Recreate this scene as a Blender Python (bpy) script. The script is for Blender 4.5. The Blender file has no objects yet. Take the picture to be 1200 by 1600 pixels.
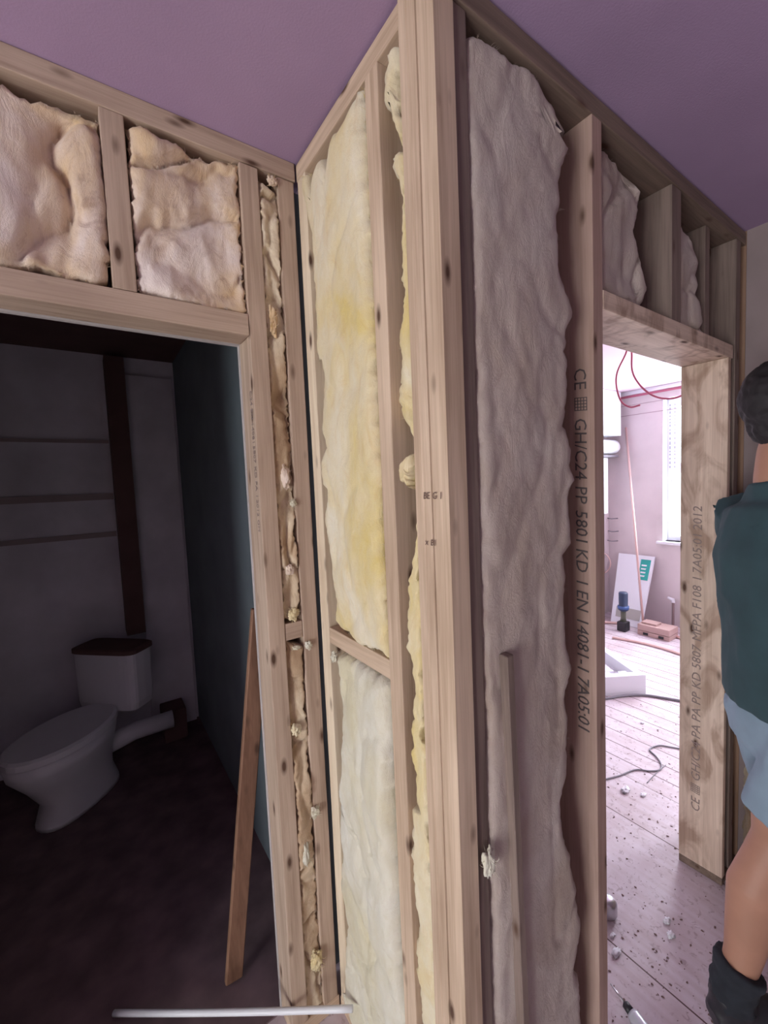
import bpy, bmesh, math, random
from mathutils import Vector, Matrix, noise
random.seed(7)
sc = bpy.context.scene
# ---------------------------------------------------------------- camera
CAM = Vector((-0.5298, -0.5581, 1.6484)); FPX = 658.6
def _cam_axes(yaw, pitch, roll):
    y, p, r = (math.radians(a) for a in (yaw, pitch, roll))
    F = Vector((-math.sin(y)*math.cos(p), math.cos(y)*math.cos(p), -math.sin(p)))
    R = Vector((math.cos(y), math.sin(y), 0)); U = R.cross(F)
    return R*math.cos(r)+U*math.sin(r), U*math.cos(r)-R*math.sin(r), F
CR, CU, CF = _cam_axes(-34.6747, 3.8977, -2.454)
cd = bpy.data.cameras.new('camera'); cam = bpy.data.objects.new('camera', cd); sc.collection.objects.link(cam)
m = Matrix((CR, CU, -CF)).transposed().to_4x4(); m.translation = CAM; cam.matrix_world = m
cd.sensor_fit = 'VERTICAL'; cd.sensor_height = 32; cd.lens = 32*FPX/1600; cd.clip_start = 0.02
sc.camera = cam
# ---------------------------------------------------------------- world, lights, exposure
sc.view_settings.view_transform = 'Standard'; sc.view_settings.look = 'None'
sc.view_settings.gamma = 1; sc.view_settings.exposure = 0.0
w = bpy.data.worlds.new('overcast_sky'); sc.world = w; w.use_nodes = True
bg = w.node_tree.nodes['Background']; bg.inputs[0].default_value = (0.85, 0.93, 1.0, 1); bg.inputs[1].default_value = 4.0
def area(name, loc, target, sx, sy, power, col, spread=180):
    l = bpy.data.lights.new(name, 'AREA'); l.shape = 'RECTANGLE'; l.size = sx; l.size_y = sy; l.energy = power; l.color = col
    l.spread = math.radians(spread)
    o = bpy.data.objects.new(name, l); sc.collection.objects.link(o); o.location = loc
    o.rotation_euler = (Vector(target)-Vector(loc)).to_track_quat('-Z', 'Y').to_euler(); return o
H = 2.54; LB = 0.569; C1 = 0.536; C2X = 1.403; ZH = 2.052; LC = 1.574; XR = 4.45; YR = 2.0
XL, YB = -3.4, -3.2          # near room: left wall and back wall
area('daylight_patio_door', (XL-0.14, -.95, .90), (0, -.6, .95), 1.4, 1.7, 112, (1.0, 0.95, 0.89))
area('daylight_room_window', (XR+0.25, 0.96, 1.66), (0, 0.9, 1.0), 0.92, 1.45, 125, (0.95, 0.95, 1.0))
area('fill_added_window', (XR+0.25, -0.75, 1.66), (1.5, 0.4, 0.8), 0.9, 1.45, 125, (0.95, 0.95, 1.0))  # fill for an unseen window, added to brighten the far room
# ---------------------------------------------------------------- helpers
def at(px, py, axis, val):
    """point of the place seen at a photograph pixel, on the plane axis = val"""
    d = CF + CR*((px-600)/FPX) - CU*((py-800)/FPX); i = 'xyz'.index(axis)
    return CAM + d*((val-CAM[i])/d[i])
def deep(px, py, dist): return CAM + (CF + CR*((px-600)/FPX) - CU*((py-800)/FPX))*dist
def link(o, parent=None):
    sc.collection.objects.link(o)
    if parent:
        o.parent = parent; o.matrix_parent_inverse = Matrix.Identity(4); o.location = Vector(o.location)-wloc(parent)
    return o
def wloc(o):
    v = Vector(o.location)
    while o.parent: o = o.parent; v = v+Vector(o.location)
    return v
def tag(o, label, cat, group=None, kind=None):
    if label: o['label'] = label
    if cat: o['category'] = cat
    if group: o['group'] = group
    if kind: o['kind'] = kind
    return o
def empty(name, loc, label, cat, group=None):
    o = bpy.data.objects.new(name, None); o.empty_display_size = .05; o.location = loc; sc.collection.objects.link(o)
    return tag(o, label, cat, group)
def obj(name, bm, mats, parent=None, origin=None, smooth=False):
    me = bpy.data.meshes.new(name)
    if origin is None:
        vs = [v.co for v in bm.verts]; mn = [min(v[i] for v in vs) for i in range(3)]; mx = [max(v[i] for v in vs) for i in range(3)]
        origin = Vector(((mn[0]+mx[0])/2, (mn[1]+mx[1])/2, mn[2]))
    origin = Vector(origin)
    bmesh.ops.translate(bm, verts=bm.verts, vec=-origin)
    bmesh.ops.recalc_face_normals(bm, faces=bm.faces)
    bm.to_mesh(me); bm.free()
    for mt in (mats if isinstance(mats, (list, tuple)) else [mats]): me.materials.append(mt)
    if smooth:
        for p in me.polygons: p.use_smooth = True
    o = bpy.data.objects.new(name, me); o.location = origin
    return link(o, parent)
def struct(name, bm, mats, parent=None, smooth=False):
    o = obj(name, bm, mats, parent, smooth=smooth)
    if not parent: o['kind'] = 'structure'
    return o
def box(bm, x0, x1, y0, y1, z0, z1, bev=0, mat=0):
    r = bmesh.ops.create_cube(bm, size=1); vs = r['verts']
    for v in vs: v.co = Vector((x0+(v.co.x+.5)*(x1-x0), y0+(v.co.y+.5)*(y1-y0), z0+(v.co.z+.5)*(z1-z0)))
    fs = {f for v in vs for f in v.link_faces}
    for f in fs: f.material_index = mat
    if bev:
        es = list({e for v in vs for e in v.link_edges})
        bmesh.ops.bevel(bm, geom=es, offset=bev, segments=2, affect='EDGES', profile=.6)
    return bm
def boxbm(*a, **k): return box(bmesh.new(), *a, **k)
def tube(bm, pts, rad, seg=10, cap=True, mat=0):
    pts = [Vector(p) for p in pts]; n = len(pts); rad = rad if isinstance(rad, (list, tuple)) else [rad]*n
    rings = []; prev = None
    for i, p in enumerate(pts):
        t = (pts[min(i+1, n-1)]-pts[max(i-1, 0)]).normalized()
        if prev is None: a = t.orthogonal().normalized()
        else: a = (prev - t*prev.dot(t)).normalized()
        prev = a; b = t.cross(a)
        r = rad[i]; ra, rb = r if isinstance(r, tuple) else (r, r)
        rings.append([bm.verts.new(p + a*math.cos(2*math.pi*k/seg)*ra + b*math.sin(2*math.pi*k/seg)*rb) for k in range(seg)])
    for r0, r1 in zip(rings, rings[1:]):
        for k in range(seg): bm.faces.new((r0[k], r0[(k+1) % seg], r1[(k+1) % seg], r1[k])).material_index = mat
    if cap:
        bm.faces.new(rings[0][::-1]).material_index = mat; bm.faces.new(rings[-1]).material_index = mat
    return bm
def curve_pts(pts, n=8):
    """Catmull-Rom through points"""
    P = [Vector(p) for p in pts]; P = [P[0]*2-P[1]]+P+[P[-1]*2-P[-2]]; out = []
    for i in range(1, len(P)-2):
        for k in range(n):
            t = k/n; a, b, c, d = P[i-1:i+3]
            out.append(.5*((2*b)+(c-a)*t+(2*a-5*b+4*c-d)*t*t+(3*b-a-3*c+d)*t**3))
    return out+[P[-2]]
# ---------------------------------------------------------------- materials
def mat(name, col=(.5, .5, .5), rough=.7, metal=0, emit=None):
    m = bpy.data.materials.new(name); m.use_nodes = True; nt = m.node_tree; b = nt.nodes['Principled BSDF']
    b.inputs['Base Color'].default_value = (*col, 1); b.inputs['Roughness'].default_value = rough; b.inputs['Metallic'].default_value = metal
    if emit: b.inputs['Emission Color'].default_value = (*emit[0], 1); b.inputs['Emission Strength'].default_value = emit[1]
    return m, nt, b
def N(nt, t, **k):
    n = nt.nodes.new(t)
    for a, v in k.items():
        if a in n.inputs: n.inputs[a].default_value = v
        else: setattr(n, a, v)
    return n
def ramp(nt, fac, stops):
    r = N(nt, 'ShaderNodeValToRGB'); e = r.color_ramp.elements
    while len(e) < len(stops): e.new(.5)
    for el, (p, c) in zip(e, stops): el.position = p; el.color = (*c, 1)
    nt.links.new(fac, r.inputs[0]); return r.outputs[0]
def mixc(nt, fac, a, b, mode='MIX'):
    n = N(nt, 'ShaderNodeMix', data_type='RGBA', blend_type=mode)
    for i, s in ((0, fac), (6, a), (7, b)):
        if hasattr(s, 'is_linked') or hasattr(s, 'links'): nt.links.new(s, n.inputs[i])
        elif isinstance(s, tuple): n.inputs[i].default_value = (*s, 1)
        else: n.inputs[i].default_value = s
    return n.outputs[2]
def math_(nt, op, a, b=0.0):
    n = N(nt, 'ShaderNodeMath', operation=op)
    for i, s in ((0, a), (1, b)):
        if hasattr(s, 'links'): nt.links.new(s, n.inputs[i])
        else: n.inputs[i].default_value = s
    return n.outputs[0]
def mapping(nt, coord='Object', scale=(1, 1, 1), rand=True):
    tc = N(nt, 'ShaderNodeTexCoord'); mp = N(nt, 'ShaderNodeMapping'); mp.inputs['Scale'].default_value = scale
    nt.links.new(tc.outputs[coord], mp.inputs[0])
    if rand:
        oi = N(nt, 'ShaderNodeObjectInfo'); s = math_(nt, 'MULTIPLY', oi.outputs['Random'], 37.0)
        cb = N(nt, 'ShaderNodeCombineXYZ')
        for i in range(3): nt.links.new(s, cb.inputs[i])
        nt.links.new(cb.outputs[0], mp.inputs['Location'])
    return mp.outputs[0]
def bump(nt, b, h, strength=.4, dist=.003):
    n = N(nt, 'ShaderNodeBump'); n.inputs['Strength'].default_value = strength; n.inputs['Distance'].default_value = dist
    nt.links.new(h, n.inputs['Height']); nt.links.new(n.outputs[0], b.inputs['Normal'])
def wood(name, ax, light=(.70, .54, .40), dark=(.50, .36, .25), knots=True, rough=.75):
    m, nt, b = mat(name, light, rough)
    sg = [26, 26, 26]; sg[ax] = 1.3
    v = mapping(nt, scale=tuple(sg))
    n1 = N(nt, 'ShaderNodeTexNoise', Scale=1.6, Detail=4.0, Distortion=.6); nt.links.new(v, n1.inputs['Vector'])
    sf = [160, 160, 160]; sf[ax] = 5
    v2 = mapping(nt, scale=tuple(sf)); n2 = N(nt, 'ShaderNodeTexNoise', Scale=1.5, Detail=2.0); nt.links.new(v2, n2.inputs['Vector'])
    mixn = math_(nt, 'ADD', math_(nt, 'MULTIPLY', n1.outputs[0], .7), math_(nt, 'MULTIPLY', n2.outputs[0], .3))
    col = ramp(nt, mixn, [(.34, dark), (.47, tuple((a+c)/2 for a, c in zip(light, dark))), (.6, light), (.78, tuple(min(1, a*1.12) for a in light))])
    vb = mapping(nt, scale=(2.2, 2.2, 2.2)); nb = N(nt, 'ShaderNodeTexNoise', Scale=1.5, Detail=3.0); nt.links.new(vb, nb.inputs['Vector'])
    col = mixc(nt, .55, col, ramp(nt, nb.outputs[0], [(.3, (.72, .68, .66)), (.65, (1, 1, 1))]), 'MULTIPLY')
    if knots:
        sk = [17, 17, 17]; sk[ax] = 6.5
        vk = mapping(nt, scale=tuple(sk)); vo = N(nt, 'ShaderNodeTexVoronoi', Scale=1.0, Randomness=1.0); nt.links.new(vk, vo.inputs['Vector'])
        k = ramp(nt, vo.outputs['Distance'], [(.07, (1, 1, 1)), (.13, (.45, .45, .45)), (.2, (0, 0, 0))])
        col = mixc(nt, k, col, (.10, .05, .03))
    nt.links.new(col, b.inputs['Base Color']); bump(nt, b, mixn, .35, .0015)
    return m
W = {}
W['x'] = wood('softwood_along_x', 0); W['y'] = wood('softwood_along_y', 1); W['z'] = wood('softwood_along_z', 2)
W['dz'] = wood('shaded_dark_softwood_along_z', 2, (.27, .20, .17), (.16, .115, .095))  # shade of the doorway wall put into the colour; batten itself is dark-stained
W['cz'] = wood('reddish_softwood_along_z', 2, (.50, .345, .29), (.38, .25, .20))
W['dx'] = wood('shaded_softwood_along_x', 0, (.25, .18, .14), (.15, .105, .08))  # plates of the doorway wall, their shade painted into the wood colour
W['ax'] = wood('dimmed_softwood_along_x', 0, (.60, .46, .36), (.42, .30, .225))  # plain softwood darkened, dim light near the ceiling put into the colour
W['az'] = wood('dimmed_softwood_along_z', 2, (.61, .47, .365), (.43, .31, .23))  # uprights of the bathroom wall, same dimming painted into the colour
W['bz'] = wood('pale_fresh_softwood_along_z', 2, (.86, .74, .56), (.68, .54, .38))
W['rz'] = wood('reddish_plank_along_z', 2, (.30, .16, .10), (.2, .1, .06))
def lining_wood(name, ax):
    m = wood(name, ax, (.80, .64, .52), (.60, .45, .35)); nt = m.node_tree; b = nt.nodes['Principled BSDF']
    src = b.inputs['Base Color'].links[0].from_socket
    v = mapping(nt, scale=(9, 9, 3.5)); n = N(nt, 'ShaderNodeTexNoise', Scale=1.3, Detail=5.0, Distortion=1.2); nt.links.new(v, n.inputs['Vector'])
    nt.links.new(mixc(nt, .8, src, ramp(nt, n.outputs[0], [(.36, (.55, .47, .42)), (.5, (1, 1, 1))]), 'MULTIPLY'), b.inputs['Base Color']); return m
W['jamb'] = lining_wood('stamped_structural_softwood', 2); W['soffit'] = lining_wood('stained_header_softwood', 0)
def wool(name, a, b_, c, pink=(.55, .38, .28)):
    m, nt, b = mat(name, a, 1.0)
    b.inputs['Specular IOR Level'].default_value = .08
    b.inputs['Sheen Weight'].default_value = .25; b.inputs['Sheen Roughness'].default_value = .6
    v = mapping(nt, scale=(1, 1, .55)); n1 = N(nt, 'ShaderNodeTexNoise', Scale=5.5, Detail=6.0, Distortion=.5, Roughness=.6); nt.links.new(v, n1.inputs['Vector'])
    n2 = N(nt, 'ShaderNodeTexNoise', Scale=17.0, Detail=8.0, Distortion=1.6, Roughness=.7); nt.links.new(v, n2.inputs['Vector'])
    n3 = N(nt, 'ShaderNodeTexNoise', Scale=120.0, Detail=4.0, Distortion=2.5, Roughness=.75); nt.links.new(v, n3.inputs['Vector'])
    col = ramp(nt, n1.outputs[0], [(.32, b_), (.5, a), (.66, c)])
    col = mixc(nt, .45, col, ramp(nt, n2.outputs[0], [(.3, pink), (.48, (1, 1, 1))]), 'MULTIPLY')
    nt.links.new(col, b.inputs['Base Color'])
    h = math_(nt, 'ADD', math_(nt, 'MULTIPLY', n2.outputs[0], 1.0), math_(nt, 'MULTIPLY', n3.outputs[0], .35)); bump(nt, b, h, .55, .008)
    return m
WOOL_Y = wool('yellow_glass_wool', (.80, .68, .42), (.76, .60, .22), (.84, .77, .60), (.90, .76, .58))
WOOL_W = wool('pale_lit_glass_wool', (.76, .72, .58), (.72, .66, .46), (.80, .78, .68), (.85, .8, .68))  # white tufts; on the lower batt this paleness paints in cool light
WOOL_P = wool('dusty_glass_wool', (.80, .62, .45), (.74, .49, .20), (.90, .78, .72), (.36, .19, .13))
WOOL_C = wool('shaded_glass_wool', (.50, .405, .355), (.46, .36, .29), (.55, .465, .42), (.82, .72, .68))  # same yellow wool, shade on the doorway wall put into its colour
WOOL_B = wool('browned_glass_wool', (.58, .42, .27), (.34, .21, .12), (.82, .70, .52), (.40, .26, .17))
def painted(name, col, sc_=6, amt=.12, rough=.85, bs=.05):
    m, nt, b = mat(name, col, rough); v = mapping(nt, rand=False); n = N(nt, 'ShaderNodeTexNoise', Scale=float(sc_), Detail=5.0); nt.links.new(v, n.inputs['Vector'])
    nt.links.new(ramp(nt, n.outputs[0], [(.3, tuple(c*(1-amt) for c in col)), (.7, tuple(min(1, c*(1+amt)) for c in col))]), b.inputs['Base Color'])
    n2 = N(nt, 'ShaderNodeTexNoise', Scale=220.0, Detail=2.0); nt.links.new(v, n2.inputs['Vector']); bump(nt, b, n2.outputs[0], bs, .002); return m
M_CEIL = painted('pink_plasterboard_ceiling', (.40, .28, .44), 3, .06, .8, .25)
M_PB = painted('brown_plasterboard_back', (.30, .18, .12), 5)
M_SIDE = painted('dusty_side_board', (.30, .235, .235), 5)
M_NEAR = painted('raw_plaster_near', (.46, .40, .39), 3)
M_PBW = painted('grey_plasterboard', (.52, .47, .46), 4)
M_PINKW = painted('pink_skimmed_wall', (.68, .61, .62), 3, .08)
M_FARC = painted('pink_far_ceiling', (.74, .56, .68), 3, .03)
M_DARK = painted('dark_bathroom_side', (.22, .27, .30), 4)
M_BATH = painted('bathroom_plaster', (.78, .76, .84), 2.5, .2)
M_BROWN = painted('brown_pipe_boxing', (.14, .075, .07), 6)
M_WHITE = mat('white_plastic', (.82, .84, .88), .35)[0]
M_UPVC = mat('white_window_frame', (.84, .87, .94), .3)[0]
M_PORC = mat('white_porcelain', (.86, .86, .92), .3)[0]
M_INK = mat('black_stamp_ink', (.10, .08, .08), .8)[0]
M_INKF = mat('faded_grey_ink', (.30, .23, .21), .85)[0]
M_PENCIL = mat('pencil_marks', (.17, .11, .09), .8)[0]
M_RED = mat('red_cable_sheath', (.55, .13, .20), .45)[0]
M_GREY = mat('grey_cable_sheath', (.22, .21, .24), .5)[0]
M_BLACK = mat('black_plastic', (.02, .02, .025), .45)[0]
M_STEEL = mat('brushed_steel', (.6, .6, .63), .3, .9)[0]
M_COPPER = mat('pink_copper_pipe', (.72, .50, .46), .35, .3)[0]
M_TEAL = mat('teal_label', (.02, .38, .33), .5)[0]
M_TAPE = mat('dark_tape_print', (.42, .42, .50), .6)[0]
M_STRIPE = mat('deep_pink_strip', (.55, .16, .25), .7)[0]
def glassmat():
    m = bpy.data.materials.new('window_glass'); m.use_nodes = True; nt = m.node_tree; nt.nodes.clear()
    o = N(nt, 'ShaderNodeOutputMaterial'); t = N(nt, 'ShaderNodeBsdfTransparent'); t.inputs[0].default_value = (.95, .97, .98, 1); g = N(nt, 'ShaderNodeBsdfGlossy'); g.inputs['Roughness'].default_value = .02
    f = N(nt, 'ShaderNodeMixShader'); f.inputs[0].default_value = .06
    nt.links.new(t.outputs[0], f.inputs[1]); nt.links.new(g.outputs[0], f.inputs[2]); nt.links.new(f.outputs[0], o.inputs[0]); return m
M_GLASS = glassmat()
def floor_mat():
    m, nt, b = mat('dusty_board_floor', (.5, .4, .4), .6)
    v = mapping(nt, rand=False)
    sep = N(nt, 'ShaderNodeSeparateXYZ'); nt.links.new(v, sep.inputs[0]); X = sep.outputs[0]; Y = sep.outputs[1]
    # floor object origin sits at x=XO: board gaps run along y; wide sheets up to x ~ 1.75, narrow boards beyond
    def gap(coord, per, wd, off=0.0):
        a = math_(nt, 'FRACT', math_(nt, 'MULTIPLY', math_(nt, 'ADD', coord, off), 1/per)); d = math_(nt, 'ABSOLUTE', math_(nt, 'SUBTRACT', a, .5))
        return math_(nt, 'GREATER_THAN', d, .5-wd/per/2)
    nb = math_(nt, 'GREATER_THAN', X, 1.75-FX)
    g1 = gap(X, .125, .006, 50.0); g2 = gap(X, .6, .005, 50.14)
    g = math_(nt, 'ADD', math_(nt, 'MULTIPLY', g1, nb), math_(nt, 'MULTIPLY', g2, math_(nt, 'SUBTRACT', 1.0, nb)))
    n = N(nt, 'ShaderNodeTexNoise', Scale=3.0, Detail=6.0, Roughness=.65); nt.links.new(v, n.inputs['Vector'])
    col = ramp(nt, n.outputs[0], [(.3, (.56, .46, .49)), (.6, (.70, .63, .69))])
    n2 = N(nt, 'ShaderNodeTexNoise', Scale=45.0, Detail=4.0, Distortion=1.0); nt.links.new(v, n2.inputs['Vector'])
    col = mixc(nt, .7, col, ramp(nt, n2.outputs[0], [(.33, (.62, .55, .55)), (.42, (1, 1, 1))]), 'MULTIPLY')
    v2 = mapping(nt, scale=(30, 1.5, 1), rand=False); n3 = N(nt, 'ShaderNodeTexNoise', Scale=1.0, Detail=3.0); nt.links.new(v2, n3.inputs['Vector'])
    col = mixc(nt, .4, col, ramp(nt, n3.outputs[0], [(.35, (.75, .66, .62)), (.6, (1, 1, 1))]), 'MULTIPLY')
    col = mixc(nt, g, col, (.10, .05, .05)); nt.links.new(col, b.inputs['Base Color']); return m
FX = 0.0
M_FLOOR = floor_mat()
M_BFLOOR = painted('dark_brown_bathroom_floor', (.17, .11, .12), 8, .3)
# ---------------------------------------------------------------- structure: shell of the three rooms
bm = boxbm(XL-.2, XR+.3, YB-.2, YR+1.0, -.08, 0)
o = obj('floor', bm, M_FLOOR, origin=(0, 0, 0)); o['kind'] = 'structure'
struct('floor', boxbm(-2.3, 0.0, .665, 2.8, .0005, .006), M_BFLOOR)
bm = boxbm(XL-.1, LC+.06, YB-.1, .14, H, H+.04); box(bm, XL-.1, .05, .14, .68, H, H+.04); struct('ceiling', bm, M_CEIL)
bm = boxbm(.05, XR+.1, .141, YR+.12, H, H+.04); box(bm, LC+.061, XR+.1, -1.8, .14, H, H+.04); struct('ceiling', bm, M_FARC)
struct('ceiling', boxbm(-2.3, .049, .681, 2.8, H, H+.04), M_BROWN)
DJ0 = -1.03                       # left side of the bathroom opening
def hole_wall(name, axis, pos, th, a0, a1, z0, z1, holes, m):
    """wall in plane axis=pos..pos+th spanning a0..a1, with rectangular holes (a, b, za, zb)"""
    bm = bmesh.new()
    def add(s0, s1, za, zb):
        if s1-s0 < 1e-4 or zb-za < 1e-4: return
        if axis == 'x': box(bm, pos, pos+th, s0, s1, za, zb)
        else: box(bm, s0, s1, pos, pos+th, za, zb)
    cur = a0
    for (s0, s1, za, zb) in sorted(holes):
        add(cur, s0, z0, z1); add(s0, s1, z0, za); add(s0, s1, zb, z1); cur = s1
    add(cur, a1, z0, z1)
    return struct(name, bm, m)
D = .095; DC = .13
# stud wall with the bathroom opening (plane y = LB, cavity behind it closed by plasterboard)
hole_wall('wall_left', 'y', LB+D, .0145, -2.3, -.001, 0, H, [(DJ0, -.157, 0, ZH)], M_PBW)
# stud wall running towards the camera (plane x = 0)
hole_wall('wall_center', 'x', D+.002, .0145, 0.135, .665, 0, H, [], M_PB)
# stud wall with the far doorway (plane y = 0)
hole_wall('wall_right', 'y', DC, .02, .112, LC-.001, 0, H, [(C1-.003, C2X+.006, 0, ZH+.004)], M_PB)
hole_wall('wall_far_right', 'x', LC, .13, YB, -.002, 0, H, [], M_SIDE)
struct('wall_far_right', boxbm(LC+.001, LC+.13, -.001, DC+.02, 0, H), M_PB)
PD = (-1.65, -.25, .02, 2.14)
hole_wall('wall_near_left', 'x', XL-.12, .12, YB, LB, 0, H, [PD], M_NEAR)
hole_wall('wall_near_left', 'y', LB, .1, XL, -2.31, 0, H, [], M_NEAR)
hole_wall('wall_near_back', 'y', YB-.1, .1, XL-.1, LC+.13, 0, H, [], M_NEAR)
hole_wall('wall_bathroom_back', 'y', 2.70, .1, -2.3, .0, 0, H, [], M_BATH)
hole_wall('wall_bathroom_left', 'x', -2.4, .1, .58, 2.8, 0, H, [], M_BATH)
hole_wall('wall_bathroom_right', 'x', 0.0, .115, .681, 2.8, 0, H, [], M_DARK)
WY0, WY1, WZ0, WZ1 = .50, 1.43, .905, 2.41
hole_wall('wall_far_window', 'x', XR, .22, -1.8, YR+.1, 0, H, [(WY0, WY1, WZ0, WZ1), (-1.2, -.3, WZ0, WZ1)], M_PINKW)  # second hole is for the added, unseen window
hole_wall('wall_far_left', 'y', YR, .1, .115, XR, 0, H, [], M_PINKW)
hole_wall('wall_far_back', 'y', -1.8, .1, LC+.13, XR, 0, H, [], M_PINKW)
# patio door in the near left wall
o = struct('door_1', box(box(box(box(box(bmesh.new(), XL-.08, XL-.02, PD[0], PD[0]+.07, 0.02, 2.14), XL-.08, XL-.02, PD[1]-.07, PD[1], 0.02, 2.14), XL-.08, XL-.02, PD[0], PD[1], 2.07, 2.14), XL-.08, XL-.02, PD[0], PD[1], .02, .10), XL-.08, XL-.02, -.985, -.915, .02, 2.1), M_UPVC)
g = obj('pane', boxbm(XL-.055, XL-.045, PD[0]+.07, PD[1]-.07, .10, 2.07), M_GLASS, o)
# windows of the far room, one seen and one added for brightness
def window(name, y0, y1):
    x0, x1 = XR+.11, XR+.17; t = .05; zt = 1.655; bm = bmesh.new()
    for a in ((y0, y0+t, WZ0, WZ1), (y1-t, y1, WZ0, WZ1), (y0+t, y1-t, WZ0, WZ0+t), (y0+t, y1-t, WZ1-t, WZ1), (y0+t, y1-t, zt-.03, zt+.03)): box(bm, x0, x1, *a)
    o = struct(name, bm, M_UPVC)
    for (za, zb) in ((WZ0+t, zt-.03), (zt+.03, WZ1-t)):
        s = bmesh.new(); q = .045
        if za > 1.5:
            for a in ((y0+t, y0+t+q, za, zb), (y1-t-q, y1-t, za, zb), (y0+t+q, y1-t-q, za, za+q), (y0+t+q, y1-t-q, zb-q, zb)): box(s, x0-.012, x1-.01, *[a_+e for a_, e in zip(a, (.001, -.001, .001, -.001))])
            obj('sash', s, M_UPVC, o); ins = q
        else: ins = 0
        obj('pane', boxbm(x0+.02, x0+.028, y0+t+ins, y1-t-ins, za+ins, zb-ins), M_GLASS, o)
    # printed protective tape on the frame
    tp = bmesh.new(); z = WZ1-.06
    while z > 1.70:
        hgt = random.uniform(.012, .035); box(tp, x0-.0012, x0-.0002, y1-.032, y1-.018, z-hgt, z); box(tp, x0-.0132, x0-.0122, y1-t-.03, y1-t-.018, z-hgt*.9, z-.004); z -= hgt+random.uniform(.012, .03)
    box(tp, x0-.0012, x0-.0002, y1-.045, y1-.039, 1.08, 1.56)
    obj('tape_print', tp, M_TAPE, o)
    lb = bmesh.new(); box(lb, XR-.003, XR+.109, y0+.0005, y0+.004, WZ0+.001, WZ1-.001); box(lb, XR-.003, XR+.109, y1-.004, y1-.0005, WZ0+.001, WZ1-.001); box(lb, XR-.003, XR+.109, y0+.0045, y1-.0045, WZ1-.004, WZ1-.0005)
    obj('reveal', lb, M_UPVC, o)
    obj('window_sill', boxbm(XR-.04, XR+.11, y0-.03, y1+.05, WZ0-.03, WZ0, bev=.005), M_WHITE, o)
window('window_1', WY0, WY1); window('added_window', -1.2, -.3)  # the second one is out of view, added only for more light
# pink strip and board joint under the far ceiling
struct('trim_1', boxbm(XR-.006, XR, .2, YR, 2.475, 2.50), M_STRIPE)
struct('trim_2', boxbm(XR-.05, XR, .2, YR, 2.50, 2.538), M_WHITE)
struct('trim_3', boxbm(XR-.003, XR, .2, YR, 2.28, 2.286), painted('plaster_joint', (.38, .27, .30)))
struct('trim_4', boxbm(XR-.003, XR, .2, YR, 2.39, 2.394), bpy.data.materials['plaster_joint'])
# ---------------------------------------------------------------- timber members
def member(name, x0, x1, y0, y1, z0, z1, m, label, cat, group=None, rough=.0012, wob=.0):
    ax = max(range(3), key=lambda i: (x1-x0, y1-y0, z1-z0)[i]); L = (x1-x0, y1-y0, z1-z0)[ax]
    bm = boxbm(x0, x1, y0, y1, z0, z1, bev=.0025)
    n = max(2, int(L/.12))
    for k in range(1, n):
        co = [0, 0, 0]; no = [0, 0, 0]; co[ax] = (x0, y0, z0)[ax]+L*k/n; no[ax] = 1
        bmesh.ops.bisect_plane(bm, geom=bm.verts[:]+bm.edges[:]+bm.faces[:], plane_co=co, plane_no=no)
    sd = random.random()*50
    for v in bm.verts:
        d = noise.noise_vector(Vector((v.co.x*3+sd, v.co.y*3, v.co.z*3)))*(rough+wob); d[ax] = 0
        if ax == 2 and (v.co.z > z1-.01 or v.co.z < z0+.01): d *= 0
        v.co += d
    o = obj(name, bm, m); return tag(o, label, cat, group)
PT = 2.487                        # underside of the top plates
SP = .042                         # top of the sole plates
member('top_plate', -2.28, -.001, LB, LB+D, PT+.003, H-.001, W['ax'], 'long pale timber top plate under the ceiling, above the dark bathroom opening', 'timber beam')
member('sole_plate', -.155, -.001, LB, LB+D, .001, SP, W['x'], 'short timber floor plate beside the dark bathroom opening', 'timber beam')
member('header_beam', DJ0-.05, -.156, LB, LB+.085, ZH, ZH+.055, W['ax'], 'horizontal timber header over the dark bathroom opening', 'timber beam')
mA = member('wall_stud', -.155, -.107, LB, LB+D+.014, SP, PT, W['az'], 'timber post right of the dark bathroom opening, faintly stamped edge', 'wall stud')
member('wall_stud', -.053, -.006, LB+.001, LB+D, SP, PT, W['az'], 'knotty timber stud in the inner corner, right of the narrow strip of brown wool', 'wall stud')
member('cripple_stud', -.455, -.408, LB+.001, LB+.09, ZH+.056, PT+.002, W['az'], 'short upright timber between two wool bays above the dark bathroom opening', 'wall stud')
member('wall_stud', DJ0-.05, DJ0-.002, LB, LB+D+.014, SP, PT, W['z'], 'timber door post on the left side of the dark bathroom opening', 'wall stud')
member('nogging', -.106, -.054, LB+.002, LB+.09, 1.213, 1.262, W['ax'], 'tiny timber block set crosswise in the narrow wool strip', 'timber block')
# wall running towards the camera
member('top_plate', .001, D, .096, LB-.004, PT, H-.008, W['y'], 'short timber top plate above the tall yellow wool, running to the front corner', 'timber beam')
member('sole_plate', .001, D, .096, LB-.004, .001, SP, W['y'], 'short timber floor plate under the tall yellow wool', 'timber beam')
member('wall_stud', .001, D, .512, .560, SP, PT, W['bz'], 'thin pale stud left of the tall yellow wool, beside the black corner gap', 'wall stud')
member('wall_stud', 0.0, D, .166, .2125, SP, PT, W['z'], 'timber stud between the tall yellow wool and the narrow torn wool strip', 'wall stud')
member('nogging', .002, D, .214, .510, 1.199, 1.245, W['y'], 'timber block set crosswise between the upper and lower yellow wool', 'timber block')
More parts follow.
